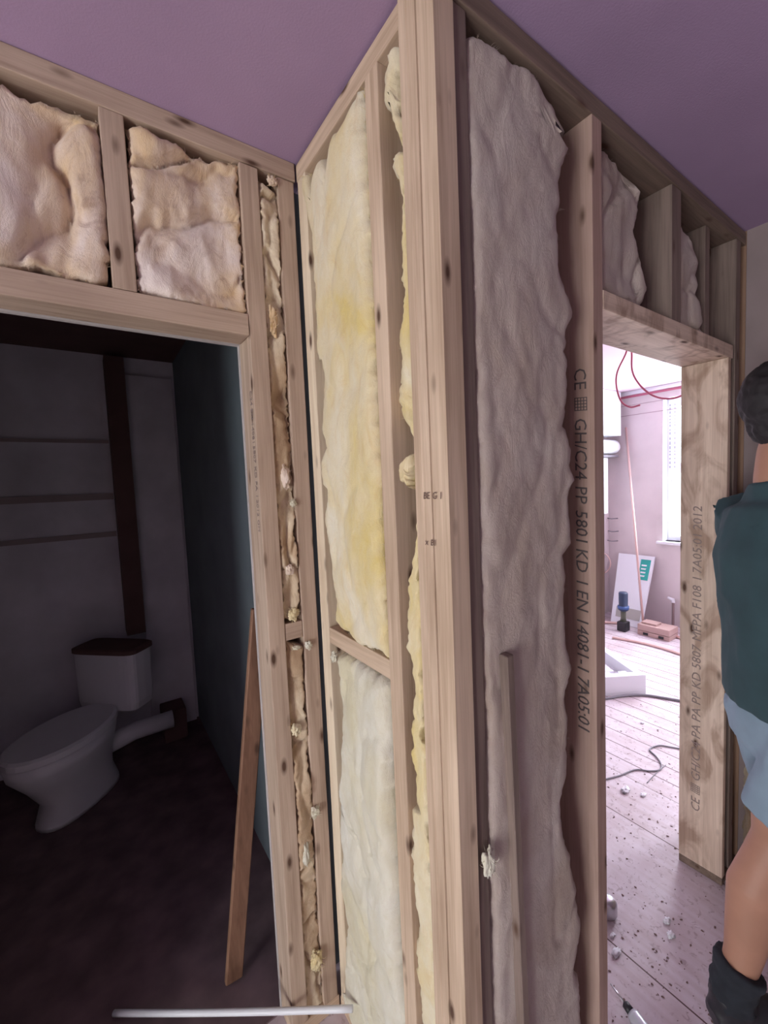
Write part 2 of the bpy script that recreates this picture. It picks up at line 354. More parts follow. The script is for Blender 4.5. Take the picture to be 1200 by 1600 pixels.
# front corner post: wide face to the left with a long drying crack
bm = bmesh.new()
prof = [(0, .0), (0.0, .0165), (.002, .0175), (.002, .0455), (.007, .0468), (.007, .0478), (.0008, .049), (.0008, .070), (.002, .071), (.0, .0735), (0, .094), (.047, .094), (.047, 0)]
zs = [SP+(H-.008-SP)*k/28 for k in range(29)]; rings = []
for z in zs:
    j = .0022*noise.noise(Vector((0, 0, z*2.3))); rings.append([bm.verts.new((x+(.0007*noise.noise(Vector((x*9, y*9, z*3)))), y+(j if .04 < y < .05 else 0), z)) for x, y in prof])
for r0, r1 in zip(rings, rings[1:]):
    for k in range(len(prof)): bm.faces.new((r0[k], r0[(k+1) % len(prof)], r1[(k+1) % len(prof)], r1[k]))
bm.faces.new(rings[0]); bm.faces.new(rings[-1][::-1])
corner = tag(obj('corner_post', bm, W['z']), 'wide timber corner post standing nearest the camera, long crack and pencilled notes', 'wall stud')
# wall with the far doorway
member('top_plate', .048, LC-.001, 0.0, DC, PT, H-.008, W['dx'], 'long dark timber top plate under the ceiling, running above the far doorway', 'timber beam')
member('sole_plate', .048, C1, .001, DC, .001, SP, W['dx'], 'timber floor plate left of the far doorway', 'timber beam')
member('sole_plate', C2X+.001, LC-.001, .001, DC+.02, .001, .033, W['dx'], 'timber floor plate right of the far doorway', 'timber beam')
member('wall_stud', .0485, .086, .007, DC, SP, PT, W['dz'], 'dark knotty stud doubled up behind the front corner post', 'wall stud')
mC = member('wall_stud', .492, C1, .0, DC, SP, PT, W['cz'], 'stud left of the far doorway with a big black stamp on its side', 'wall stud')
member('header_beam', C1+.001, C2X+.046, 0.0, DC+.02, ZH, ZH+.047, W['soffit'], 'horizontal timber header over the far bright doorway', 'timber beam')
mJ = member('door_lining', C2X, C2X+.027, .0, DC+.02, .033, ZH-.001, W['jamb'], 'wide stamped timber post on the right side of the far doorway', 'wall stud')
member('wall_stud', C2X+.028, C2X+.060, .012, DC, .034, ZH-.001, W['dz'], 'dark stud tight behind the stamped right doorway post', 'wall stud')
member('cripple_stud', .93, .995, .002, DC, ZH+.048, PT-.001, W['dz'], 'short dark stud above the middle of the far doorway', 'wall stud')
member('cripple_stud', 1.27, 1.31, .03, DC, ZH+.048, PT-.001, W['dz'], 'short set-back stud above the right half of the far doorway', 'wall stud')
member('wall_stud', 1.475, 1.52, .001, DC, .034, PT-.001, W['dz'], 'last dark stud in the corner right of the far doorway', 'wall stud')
# batten standing in the wool right of the corner post
bm = bmesh.new(); p0 = at(791, 1022, 'y', -.008); p1 = at(817, 1600, 'y', -.010); p1 = p1+(p1-p0)*((p1.z-.045)/(p0.z-p1.z))
tube(bm, [p1, p0], .015, 4, True); bmesh.ops.bevel(bm, geom=bm.edges[:], offset=.002, segments=1, affect='EDGES')
tag(obj('batten', bm, W['dz']), 'slim dark batten standing upright in the wool left of the stamped stud', 'timber batten')
# plank leaning in the bathroom opening
a0 = at(386, 1500, 'y', .86); 
def plank(name, pa, pb, wid, th, m, label, cat, side):
    pa, pb = Vector(pa), Vector(pb); ax = (pb-pa).normalized(); s = Vector(side); s = (s-ax*s.dot(ax)).normalized(); n = ax.cross(s); bm = bmesh.new(); vs = []
    for p in (pa, pb):
        for a, b in ((-1, -1), (1, -1), (1, 1), (-1, 1)): vs.append(bm.verts.new(p+s*a*wid/2+n*b*th/2))
    for f in ((0, 1, 2, 3), (7, 6, 5, 4), (0, 4, 5, 1), (1, 5, 6, 2), (2, 6, 7, 3), (3, 7, 4, 0)): bm.faces.new([vs[i] for i in f])
    bmesh.ops.bevel(bm, geom=bm.edges[:], offset=.003, segments=1, affect='EDGES')
    o = obj(name, bm, m); return tag(o, label, cat) if label else o
pb_ = at(407, 950, 'y', .715); pa_ = at(365, 1530, 'z', .02)
plank('plank', pa_, pb_, .055, .02, W['rz'], 'reddish wooden plank leaning inside the dark bathroom opening', 'plank', (1, 0, 0))
# ---------------------------------------------------------------- writing on the timber
def text(name, s, size, origin, xdir, ydir, m, parent, label=None, shear=0.0, sx=1.0):
    words = s.split(' '); x = 0.0; xd = Vector(xdir).normalized()
    for w_ in words:
        o, wd = text1(name, w_, size, Vector(origin)+xd*x, xdir, ydir, m, parent, shear, sx); x += wd+size*.32
        if label and w_ == words[0]: o['label'] = label
def text1(name, s, size, origin, xdir, ydir, m, parent, shear=0.0, sx=1.0):
    c = bpy.data.curves.new(name, 'FONT'); c.body = s; c.size = size; c.extrude = .0002; c.shear = shear; c.resolution_u = 2; c.align_y = 'CENTER'
    t = bpy.data.objects.new(name, c); sc.collection.objects.link(t); dg = bpy.context.evaluated_depsgraph_get()
    me = bpy.data.meshes.new_from_object(t.evaluated_get(dg)); bpy.data.objects.remove(t)
    xd, yd = Vector(xdir).normalized(), Vector(ydir).normalized(); zd = xd.cross(yd)
    for v in me.vertices: v.co = xd*v.co.x*sx+yd*v.co.y+zd*v.co.z
    wd = max([0]+[(v.co-Vector((0, 0, 0))).dot(xd) for v in me.vertices])
    me.materials.clear(); me.materials.append(m)
    o = bpy.data.objects.new(name, me); o.location = origin; link(o, parent)
    return o, wd
# stud left of the far doorway: reads downwards on the face x = .492
p = at(905, 574, 'x', .4905)
text('stamp', 'CE ▦ GH/C24 PP 5801 KD 1 EN 14081-1 7A05:01', .045, p, (0, 0, -1), (0, -1, 0), M_INK, mC, 'bold black grading stamp reading downwards', .1, 1.0)
# right doorway post: reads upwards on the face x = C2X
p = at(1087, 1268, 'x', C2X-.0015)
text('stamp', 'CE ▦ GH/C24 PA PA PP KD 5807 MFPA F108 1 7A05:01 2012', .043, p, (0, 0, 1), (0, 1, 0), M_INKF, mJ, 'grey grading stamp reading upwards', .12, 1.12)
# faint stamp on the bathroom door post edge face
p = at(391, 610, 'x', -.1565)
text('stamp', 'C24 EN 14081 5807 KD PA 1 2012 GH', .024, p, (0, 0, -1), (0, -1, 0), M_INKF, mA, 'faint small stamp reading downwards')
p = at(661, 775, 'x', -.0015); text('pencil_note', 'BE G 1', .019, p, (0, -1, 0), (0, 0, 1), M_PENCIL, corner, 'pencilled letters BE G 1', .1, .95)
p = at(664, 847, 'x', -.0015); text('pencil_note', 'x Bl', .017, p, (0, -1, 0), (0, 0, 1), M_PENCIL, corner, 'pencilled letters x Bl', .1, 1.1)
# ---------------------------------------------------------------- insulation
def interp(pl, z):
    if z >= pl[0][0]: return pl[0][1]
    for (za, sa), (zb, sb) in zip(pl, pl[1:]):
        if za >= z >= zb: t = (za-z)/max(1e-6, za-zb); return sa+(sb-sa)*t
    return pl[-1][1]
def batt(name, axis, pos, L, R, T, B, m, label, rec=.022, rag=1.0, crack=0.0, depth=.085, bulge=.012, rr=.03, seed=0, cell=.0085, edge=.004, folds=.014, base=0.0, fuzz=70, group=None):
    """L, R: side outlines, T, B: top and bottom outlines, all given as photograph pixels on the wall face or as (z, s) pairs"""
    def conv(pl):
        out = []
        for q in pl:
            if len(q) == 3: out.append((q[0], q[1]))
            else:
                v = at(q[0], q[1], axis, pos-bulge*.55); out.append((v.z, v.y if axis == 'x' else v.x))
        return out
    L, R, T, B = conv(L), conv(R), conv(T), conv(B)
    L.sort(key=lambda a: -a[0]); R.sort(key=lambda a: -a[0])
    zmax, zmin = max(z for z, s in T), min(z for z, s in B)
    smid = (interp(L, (zmax+zmin)/2)+interp(R, (zmax+zmin)/2))/2
    wdt = abs(interp(L, (zmax+zmin)/2)-interp(R, (zmax+zmin)/2))
    nu = max(6, int(wdt/cell)); nv = max(6, int((zmax-zmin)/(cell*1.15)))
    T.sort(key=lambda a: a[1]); B.sort(key=lambda a: a[1])
    def hor(pl, s):
        if s <= pl[0][1]: return pl[0][0]
        for (za, sa), (zb, sb) in zip(pl, pl[1:]):
            if sa <= s <= sb: t = (s-sa)/max(1e-6, sb-sa); return za+(zb-za)*t
        return pl[-1][0]
    bm = bmesh.new(); G = []; off = Vector((seed*3.7, seed*1.3, 0))
    for j in range(nv+1):
        row = []
        for i in range(nu+1):
            u = i/nu; v = j/nv; z = zmin+(zmax-zmin)*v; s = smid
            for _ in range(3):
                s = interp(L, z)*(1-u)+interp(R, z)*u; z = hor(B, s)*(1-v)+hor(T, s)*v
            d = min(min(u, 1-u)*wdt, min(v*(zmax-zmin), (1-v)*(zmax-zmin)))
            pr = math.sqrt(max(0, 1-(1-min(d/rr, 1))**2))
            q = Vector((s, z, 0))+off
            f1 = noise.fractal(Vector((q.x*4.2, q.y*2.0, seed)), 1.1, 2.1, 4); f2 = noise.fractal(Vector((q.x*22, q.y*15, seed+9)), .8, 2, 4)
            rid = 1-abs(noise.noise(Vector((q.x*7+f1*.5, q.y*3.4, seed+4))))*2.2
            f3 = noise.noise(Vector((q.x*75, q.y*60, seed+2)))
            h = base+bulge*pr+folds*f1*pr-folds*.9*max(0, rid)**5*pr*.6-crack*pr*max(0, 1-abs(noise.noise(Vector((q.x*4.5+f1*.7, q.y*5+f1*.5, seed+77))))*9)**1.5+.0028*f2+.0014*f3 - (1-pr)*rec
            ed = 1-min(d/.03, 1); s += rag*ed*edge*1.3*noise.noise(Vector((q.x*9, q.y*(95 if cell < .007 else 45), seed+50))); s += ed*edge*2.2*noise.fractal(Vector((q.x*3, q.y*28, seed+20)), .7, 2, 4); z += ed*edge*3*noise.fractal(Vector((q.x*30, q.y*6, seed+30)), .7, 2, 4)
            h = min(h, bulge+.02)
            row.append(bm.verts.new((pos-h, s, z) if axis == 'x' else (s, pos-h, z)))
        G.append(row)
    bk = [[None]*(nu+1) for _ in range(nv+1)]
    loop = [(0, i) for i in range(nu+1)]+[(j, nu) for j in range(1, nv+1)]+[(nv, i) for i in range(nu-1, -1, -1)]+[(j, 0) for j in range(nv-1, 0, -1)]
    for j in range(nv):
        for i in range(nu): bm.faces.new((G[j][i], G[j][i+1], G[j+1][i+1], G[j+1][i]))
    back = []
    for (j, i) in loop:
        c = G[j][i].co.copy(); c[0 if axis == 'x' else 1] = pos+depth; back.append(bm.verts.new(c))
    n = len(loop)
    for k in range(n):
        a, b = G[loop[k][0]][loop[k][1]], G[loop[(k+1) % n][0]][loop[(k+1) % n][1]]; bm.faces.new((a, b, back[(k+1) % n], back[k]))
    bm.faces.new(back)
    edges = [G[j][i].co.copy() for (j, i) in loop]
    o = tag(obj(name, bm, m, smooth=True), label, 'insulation', group)
    if fuzz:      # loose fibres standing out along the torn edges
        fb = bmesh.new(); out = Vector((-1, 0, 0)) if axis == 'x' else Vector((0, -1, 0))
        ctr = Vector((pos, smid, (zmax+zmin)/2)) if axis == 'x' else Vector((smid, pos, (zmax+zmin)/2))
        for _ in range(fuzz):
            e = random.choice(edges); d = (e-ctr); d[0 if axis == 'x' else 1] = 0; d.z *= .15; d = d.normalized() if d.length > 1e-5 else Vector((0, 0, 1))
            for _2 in range(random.randint(2, 5)):
                dd = (d*random.uniform(-.1, .7)+out*random.uniform(.3, 1)+Vector((random.uniform(-.3, .3), random.uniform(-.3, .3), random.uniform(-.9, .7)))).normalized()
                ln = random.uniform(.004, .012); p = e+out*.002; pts = [p-dd*.006]
                for k in range(3):
                    dd = (dd+Vector((random.uniform(-.35, .35), random.uniform(-.35, .35), random.uniform(-.45, .3)))).normalized(); pts.append(pts[-1]+dd*ln*.5)
                tube(fb, pts, [.00045, .0004, .0003, .0001], 3, False)
        f = obj('loose_fibres', fb, m, o); f['kind'] = 'stuff'
    return o
def Z(z, s): return (z, s, 1)
Bf = 0.0
# tall yellow wool, above the nogging
batt('insulation_batt', 'x', Bf, [(468, 300), (484, 367), (486, 420), (491, 455), (493, 556), (500, 565), (505, 625), (503, 667), (511, 702), (503, 720), (504, 744), (513, 765), (508, 814), (515, 852), (519, 905), (525, 940), (524, 971)],
     [Z(2.5, .216), Z(1.2, .216)], [Z(2.475, .216), Z(2.455, .26), Z(2.445, .30), Z(2.46, .32), Z(2.43, .35), Z(2.40, .37), Z(2.45, .40), Z(2.44, .44), Z(2.40, .46), Z(2.47, .50), Z(2.485, .56)],
     [Z(1.29, .52), Z(1.275, .45), Z(1.25, .36), Z(1.252, .216)], WOOL_Y, 'tall swollen yellow wool in the wide bay, above the wooden block', depth=.08, bulge=.018, rr=.035, rec=.006, seed=1, folds=.012, cell=.0065, fuzz=160)
# lower yellow wool, cool low light put into its whiter colour
batt('insulation_batt', 'x', Bf, [(527, 1040), (531, 1127), (534, 1197), (527, 1236), (527, 1260), (538, 1271), (533, 1341), (529, 1376), (537, 1404), (540, 1449), (535, 1495), (538, 1558), (541, 1600), Z(.055, .49)],
     [Z(1.2, .216), Z(.055, .216)], [Z(1.192, .216), Z(1.196, .50)], [Z(.055, .216), Z(.055, .5)], WOOL_W, 'whitish yellow wool in the wide bay, below the wooden block', depth=.08, bulge=.022, rr=.035, rec=.01, seed=5, folds=.016, crack=.008, cell=.0065, fuzz=110)
# narrow torn strips between the stud and the corner post
batt('insulation_batt', 'x', .006, [(584, 66), (598, 73), (601, 87), (601, 112), (593, 136), (598, 164), (614, 178)], [Z(2.6, .096), Z(2.1, .096)], [Z(2.465, .096), Z(2.47, .16)], [(614, 180), Z(2.27, .096)], WOOL_Y,
     'small white ragged wool clump at the very top beside the corner post', depth=.06, bulge=.014, rr=.02, seed=11, folds=.006, edge=.006, fuzz=60, cell=.005)
batt('insulation_batt', 'x', .008, [(617, 185), (608, 203), (610, 245), (605, 266), (617, 287), (628, 315), (622, 357), (622, 381), (624, 402), (621, 437), (626, 455), (621, 507), (617, 546), (618, 600), (615, 636), (619, 653), (633, 674), (648, 690)], [Z(2.6, .096), Z(1.7, .096)],
     [Z(2.27, .096), Z(2.30, .13), Z(2.29, .16)], [Z(1.745, .155), Z(1.72, .125), Z(1.70, .096)], WOOL_Y, 'ragged yellow wool strip in the narrow bay, upper one left of the corner post', depth=.06, bulge=.006, rr=.02, seed=13, folds=.008, edge=.005, fuzz=100, cell=.005)
batt('insulation_batt', 'x', .004, [(628, 712), (624, 747), (640, 761), (652, 762)], [Z(1.8, .096), Z(1.6, .096)], [Z(1.69, .096), Z(1.70, .14)], [(628, 755), (646, 764)], WOOL_Y, 'curled pinkish wool lump in the narrow bay, beside the pencilled notes', depth=.04, bulge=.014, rr=.014, seed=14, folds=.012, edge=.008, crack=.015, fuzz=90, cell=.003)
batt('insulation_batt', 'x', .008, [(651, 824), (647, 852), (640, 898), (633, 915), (635, 936), (631, 954), (638, 985), (633, 1010), (647, 1038), (650, 1075), (645, 1106), (647, 1131), (640, 1170), (649, 1204), (650, 1229), (649, 1250), (641, 1264), (654, 1270), (640, 1337), (642, 1365), (650, 1442), (647, 1495), (654, 1565), Z(.055, .12)],
     [Z(1.8, .096), Z(.04, .096)], [Z(1.58, .096), Z(1.57, .105)], [Z(.055, .096), Z(.055, .13)], WOOL_Y, 'long ragged wool strip in the narrow bay, lower one left of the corner post', depth=.06, bulge=.006, rr=.02, seed=15, folds=.008, edge=.006, fuzz=150, cell=.006)
# above the bathroom opening
batt('insulation_batt', 'y', LB, [Z(2.5, -1.02), Z(2.1, -1.02)], [(153, 192), (160, 250), (166, 320), (172, 380), (165, 432)], [Z(2.475, -1.02), Z(2.47, -.7), Z(2.455, -.55), Z(2.465, -.47)], [Z(2.112, -1.02), Z(2.115, -.66), Z(2.12, -.6), Z(2.112, -.5), Z(2.125, -.46)], WOOL_P,
     'crumpled pinkish wool above the bathroom opening, leftmost bay', depth=.08, bulge=.012, rr=.03, seed=21, folds=.036, rec=.012, crack=.03, fuzz=90, cell=.008)
batt('insulation_batt', 'y', LB, [(201, 200), (203, 260), (212, 380), (218, 445)], [Z(2.5, -.159), Z(2.1, -.159)], [Z(2.47, -.41), Z(2.478, -.36), Z(2.47, -.30), Z(2.455, -.25), Z(2.478, -.2), Z(2.475, -.16)], [Z(2.115, -.41), Z(2.109, -.3), Z(2.109, -.16)], WOOL_P,
     'crumpled pink and yellow wool above the bathroom opening, next to the door post', depth=.08, bulge=.012, rr=.03, seed=23, folds=.030, rec=.012, crack=.03, fuzz=90, cell=.0055)
for nm, za, zb, sd, lb in ((0, 2.465, 1.275, 25, 'dirty brown wool strip between the two corner studs, above the tiny block'), (1, 1.205, .046, 27, 'dirty brown wool strip between the two corner studs, below the tiny block')):
    batt('insulation_batt', 'y', LB+.008, [Z(2.5, -.105), Z(0, -.105)], [Z(2.5, -.055), Z(0, -.055)], [Z(za, -.105), Z(za-.02, -.055)], [Z(zb, -.105), Z(zb, -.055)], WOOL_B, lb, depth=.06, bulge=.006, rr=.007, seed=sd, folds=.020, rec=.004, crack=.02, fuzz=90, cell=.0045)
# wall with the far doorway
batt('insulation_batt', 'y', 0.006, [Z(2.5, .0875), Z(1.42, .0875), Z(.9, .09), Z(.055, .09)], [(871, 182), (875, 204), (896, 215), (896, 234), (881, 262), (880, 303), (876, 345), (878, 420), (890, 459), (901, 485), (893, 511), (886, 550), (892, 595), (885, 669), (897, 707), (895, 728), (902, 749), (893, 770), (897, 847), (886, 868), (890, 900), (886, 935), (890, 1005), (897, 1042), (888, 1092), (892, 1140), (890, 1208), (879, 1245), (883, 1299), (897, 1346), (912, 1448), (901, 1509), (912, 1556), Z(.055, .42)],
     [Z(2.44, .0875), Z(2.47, .115), Z(2.475, .17), Z(2.47, .22), Z(2.48, .26), Z(2.475, .30), Z(2.44, .35), Z(2.44, .40)], [Z(.055, .09), Z(.055, .42)], WOOL_C,
     'tall wide grey-beige wool between the front corner post and the stamped stud', depth=.11, bulge=.006, rr=.03, seed=31, folds=.008, rec=.012, fuzz=160, cell=.009)
batt('insulation_batt', 'y', 0.022, [Z(2.4, C1+.003), Z(2.1, C1+.003)], [(983, 264), (1007, 299), (1005, 329), (996, 360), (1007, 412), (1016, 455), (1008, 477)], [Z(2.43, C1+.003), Z(2.47, .60), Z(2.46, .68), Z(2.44, .8)], [Z(2.102, C1), Z(2.102, .9)], WOOL_C,
     'beige wool above the far doorway, bay nearest the stamped stud', depth=.09, bulge=.010, rr=.03, seed=33, folds=.020, crack=.015, fuzz=70, cell=.009)
batt('insulation_batt', 'y', 0.016, [Z(2.4, .998), Z(2.1, .998)], [Z(2.44, 1.10), Z(2.35, 1.19), Z(2.25, 1.17), Z(2.1, 1.25)], [Z(2.46, .978), Z(2.42, 1.08), Z(2.38, 1.2)], [Z(2.102, .978), Z(2.102, 1.25)], WOOL_C,
     'beige wool above the far doorway, bay nearest the right end', depth=.09, bulge=.010, rr=.03, seed=35, folds=.020, crack=.015, fuzz=70, cell=.01)
batt('insulation_batt', 'y', 0.05, [Z(2.4, 1.465), Z(.1, 1.465)], [Z(2.4, 1.477), Z(.1, 1.477)], [Z(2.1, 1.465), Z(2.1, 1.477)], [Z(.036, 1.465), Z(.036, 1.477)], WOOL_B, 'thin brownish wool strip right of the stamped doorway post', depth=.06, bulge=.01, rr=.006, seed=36, folds=.02, fuzz=60, cell=.006)
batt('insulation_batt', 'x', LC-.004, [Z(1.0, -.02), Z(.04, -.02)], [Z(1.0, -.35), Z(.04, -.35)], [Z(.98, -.02), Z(.92, -.35)], [Z(.002, -.02), Z(.002, -.35)], WOOL_B, 'brown rumpled wool behind the person, against the right wall', depth=.003, bulge=.04, rr=.05, seed=37, folds=.03, fuzz=60, cell=.012)
# torn wool tufts
def tuft(px, py, axis, pos, r, label, m=WOOL_W, st=(1, 1, 1), seed=1, wisps=14):
    c = at(px, py, axis, pos); bm = bmesh.new(); bmesh.ops.create_icosphere(bm, subdivisions=4, radius=1)
    for v in bm.verts:
        d = v.co.normalized(); k = 1+.55*noise.fractal(d*1.6+Vector((seed*5, 0, 0)), .8, 2, 4)+.12*noise.noise(d*9+Vector((seed, 0, 0)))
        v.co = Vector((d.x*st[0], d.y*st[1], d.z*st[2]))*r*k+c
    o = tag(obj('insulation_tuft', bm, m, smooth=True), label, 'insulation tuft')
    fb = bmesh.new()
    for _ in range(wisps):
        dd = Vector([random.gauss(0, 1) for _ in range(3)]).normalized(); pts = [c+Vector((dd.x*st[0], dd.y*st[1], dd.z*st[2]))*r*.6]
        for k in range(4): dd = (dd+Vector([random.uniform(-.6, .6) for _ in range(3)])).normalized(); pts.append(pts[-1]+dd*r*.35)
        tube(fb, pts, [.0007, .0006, .0005, .0004, .0001], 4, False)
    f = obj('loose_fibres', fb, m, o); f['kind'] = 'stuff'; return o
tuft(764, 1348, 'y', -.008, .016, 'bright white torn tuft stuck low on the grey-beige wool', st=(.8, .5, 2.0), seed=2)
tuft(458, 786, 'y', LB-.004, .008, 'white wisp on the brown wool strip, topmost of its small tufts', st=(1, .6, 1.3), seed=3)
tuft(482, 1008, 'y', LB-.006, .0085, 'bright white tuft on the corner stud just below the tiny block', st=(1, .6, 1.3), seed=4)
tuft(463, 1012, 'y', LB-.004, .008, 'white tuft in the brown wool strip just below the tiny block', st=(1.2, .6, .8), seed=5)
tuft(462, 1140, 'y', LB-.005, .014, 'round cream wool puff with a dark dimple in the brown wool strip', WOOL_Y, (.9, .6, 1.1), seed=6)
tuft(493, 1268, 'y', LB-.006, .012, 'white wispy tuft poking out over the corner stud below the round puff', st=(1.1, .6, 1.2), seed=7, wisps=26)
tuft(478, 1335, 'y', LB-.003, .017, 'long white tuft hanging in the lower brown wool strip', st=(.55, .5, 2.3), seed=8)
tuft(495, 1500, 'y', LB-.005, .018, 'cream frayed tuft low in the brown wool strip above the white pipe', WOOL_Y, (.9, .6, 1.7), seed=9, wisps=26)
tuft(522, 1026, 'x', -.006, .012, 'frayed cream tuft under the left end of the wooden block', WOOL_W, (.6, 1.0, 1.2), seed=10, wisps=20)
tuft(543, 1560, 'x', -.012, .014, 'white tuft at the foot of the pale stud by the white pipe end', WOOL_W, (.6, 1.0, 1.2), seed=12)
tuft(425, 283, 'y', LB-.002, .011, 'small cream wool puff at the very top of the brown wool strip', WOOL_P, (1.1, .6, 1.1), seed=13)
tuft(427, 500, 'y', LB+.004, .015, 'long cream wool lump high in the brown wool strip', WOOL_P, (.7, .6, 2.6), seed=14)
tuft(446, 745, 'y', LB+.004, .013, 'knobbly beige wool lump halfway up the brown wool strip', WOOL_P, (.9, .6, 2.4), seed=15)
tuft(458, 960, 'y', LB+.002, .013, 'cream wool lump resting just above the tiny block', WOOL_Y, (1.0, .6, 1.3), seed=16)
tuft(452, 890, 'y', LB+.004, .012, 'tan wool lump in the brown wool strip above the cream lump', WOOL_P, (1.0, .6, 1.2), seed=17)
# pipe across the foot of the bathroom opening
pa = at(551, 1576, 'x', -.03); pb = at(178, 1583, 'z', .02)
dirn = (pb-pa); tag(obj('plastic_pipe', tube(bmesh.new(), curve_pts([pa, pa+dirn*.33+Vector((0, 0, -.004)), pa+dirn*.66+Vector((0, 0, -.004)), pb], 6), .0085, 12), M_WHITE, smooth=True), 'white plastic pipe lying across the foot of the bathroom opening', 'pipe')
# ---------------------------------------------------------------- bathroom
bm = bmesh.new(); X0, X1 = -.405, -.30
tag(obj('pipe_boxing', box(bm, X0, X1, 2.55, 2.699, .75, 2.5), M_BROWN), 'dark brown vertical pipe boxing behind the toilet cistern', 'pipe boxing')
tag(obj('wall_panel', boxbm(-.295, -.02, 2.66, 2.699, .01, 2.42, bev=.003), M_BATH), 'tall pale board on the back wall of the dark bathroom', 'board')
for k, (z0, z1) in enumerate(((1.62, 1.66), (1.98, 2.0), (1.38, 1.41))):
    o = tag(obj('wall_rail', boxbm(-2.2, -.41, 2.685, 2.699, z0, z1), bpy.data.materials.get('dull_rail') or mat('dull_rail', (.42, .35, .36), .8)[0]), ('dark middle rail on the bathroom back wall', 'thin dark top rail on the bathroom back wall', 'lowest dark rail on the bathroom back wall')[k], 'rail')
tag(obj('wooden_crate', boxbm(-.25, -.11, 2.47, 2.65, .007, .21, bev=.01), M_BROWN), 'dark box on the bathroom floor right of the toilet', 'box')
tl = empty('toilet', (-.72, 2.2, .007), 'white toilet with low cistern standing askew in the dark bathroom', 'toilet')
Rz = Matrix.Rotation(math.radians(45), 4, 'Z'); base = Vector((-.66, 2.24, 0))
def loft(bm, rings, seg=28, cap=True, M=None):
    """rings: (cx, cy, z, rx, ry, squareness)"""
    rs = []
    for (cx, cy, z, rx, ry, e) in rings:
        r = []
        for k in range(seg):
            a = 2*math.pi*k/seg; c, s = math.cos(a), math.sin(a)
            p = Vector((cx+rx*math.copysign(abs(c)**e, c), cy+ry*math.copysign(abs(s)**e, s), z)); r.append(bm.verts.new(M @ p if M else p))
        rs.append(r)
    for a, b in zip(rs, rs[1:]):
        for k in range(seg): bm.faces.new((a[k], a[(k+1) % seg], b[(k+1) % seg], b[k]))
    if cap: bm.faces.new(rs[0][::-1]); bm.faces.new(rs[-1])
    return bm
MT = Matrix.Translation(base) @ Matrix.Rotation(math.radians(-45), 4, 'Z')     # toilet front looks to local -y
bm = loft(bmesh.new(), [(0, -.05, .008, .11, .22, .8), (0, -.05, .03, .11, .22, .8), (0, -.05, .12, .095, .19, .8), (0, -.08, .22, .12, .22, .9), (0, -.11, .33, .175, .27, 1), (0, -.11, .395, .185, .28, 1), (0, -.11, .40, .14, .23, 1), (0, -.11, .32, .1, .17, 1), (0, -.11, .26, .03, .05, 1)], M=MT); obj('bowl', bm, M_PORC, tl, smooth=True)
bm = loft(bmesh.new(), [(0, -.11, .402, .19, .285, 1), (0, -.11, .43, .19, .285, 1), (0, -.11, .44, .175, .27, 1)], M=MT); obj('seat_lid', bm, M_PORC, tl, smooth=False)
bm = loft(bmesh.new(), [(0, .24, .40, .19, .085, .35), (0, .24, .44, .20, .09, .35), (0, .24, .73, .205, .095, .35)], M=MT); obj('cistern', bm, M_PORC, tl)
bm = loft(bmesh.new(), [(0, .24, .732, .215, .1, .35), (0, .24, .755, .215, .1, .35), (0, .24, .762, .20, .09, .35)], M=MT); ci = obj('cistern_lid', bm, M_BROWN, tl); ci['label'] = 'dark lid on the cistern'
tag(obj('soil_pipe', tube(bmesh.new(), [MT @ Vector((0, .16, .19)), MT @ Vector((.05, .30, .19)), MT @ Vector((.2, .45, .19))], .052, 20), M_PORC, smooth=True), 'round pale waste pipe behind the toilet bowl', 'pipe')
# ---------------------------------------------------------------- far room
fl = lambda px, py: at(px, py, 'z', 0)
# boxed bulkhead, roll and white board on the left wall
tag(obj('wall_cupboard', boxbm(3.75, 4.335, 1.80, YR-.002, 2.06, H-.004, bev=.004), M_UPVC), 'white boxed cupboard high on the far left wall by the red cables', 'cupboard')
tag(obj('pipe_roll', tube(bmesh.new(), [(3.7, 1.9, 1.945), (4.36, 1.9, 1.945), (4.40, 1.9, 1.945), (4.415, 1.9, 1.945)], [.078, .078, .06, .03], 20), M_WHITE, smooth=True), 'white rounded roll fixed on the far wall just under the white cupboard', 'roll')
tag(obj('wall_shelf', boxbm(3.7, 4.40, 1.86, YR-.002, 1.83, 1.855), M_GREY), 'thin grey shelf under the white roll on the far wall', 'shelf')
tag(obj('wall_board', boxbm(3.75, 4.245, 1.90, YR-.002, 1.20, 1.825, bev=.003), M_WHITE), 'white upright panel on the far wall under the grey shelf', 'panel')
for k, (px, py, lb) in enumerate(((965, 810, 'upper dark wire stub poking from the far wall beside the leaning pole'), (966, 830, 'middle dark wire stub poking from the far wall'), (965, 845, 'lowest dark wire stub poking from the far wall'))):
    c = at(px, py, 'x', XR); tag(obj('wire_stub', tube(bmesh.new(), curve_pts([c, c+Vector((-.03, .01, 0)), c+Vector((-.04, .05, -.004)), c+Vector((-.03, .10, .0))], 4), .006, 8), M_GREY), lb, 'wire')
c = at(948, 880, 'x', 4.35)
tag(obj('wire_loop', tube(bmesh.new(), curve_pts([c+Vector((0, .10, .12)), c+Vector((0, 0, .10)), c+Vector((0, -.045, .0)), c+Vector((0, -.0, -.10)), c+Vector((0, .08, -.12))], 6), .006, 8), M_COPPER, smooth=True), 'looped cable on the far wall left of the leaning white panel', 'cable')
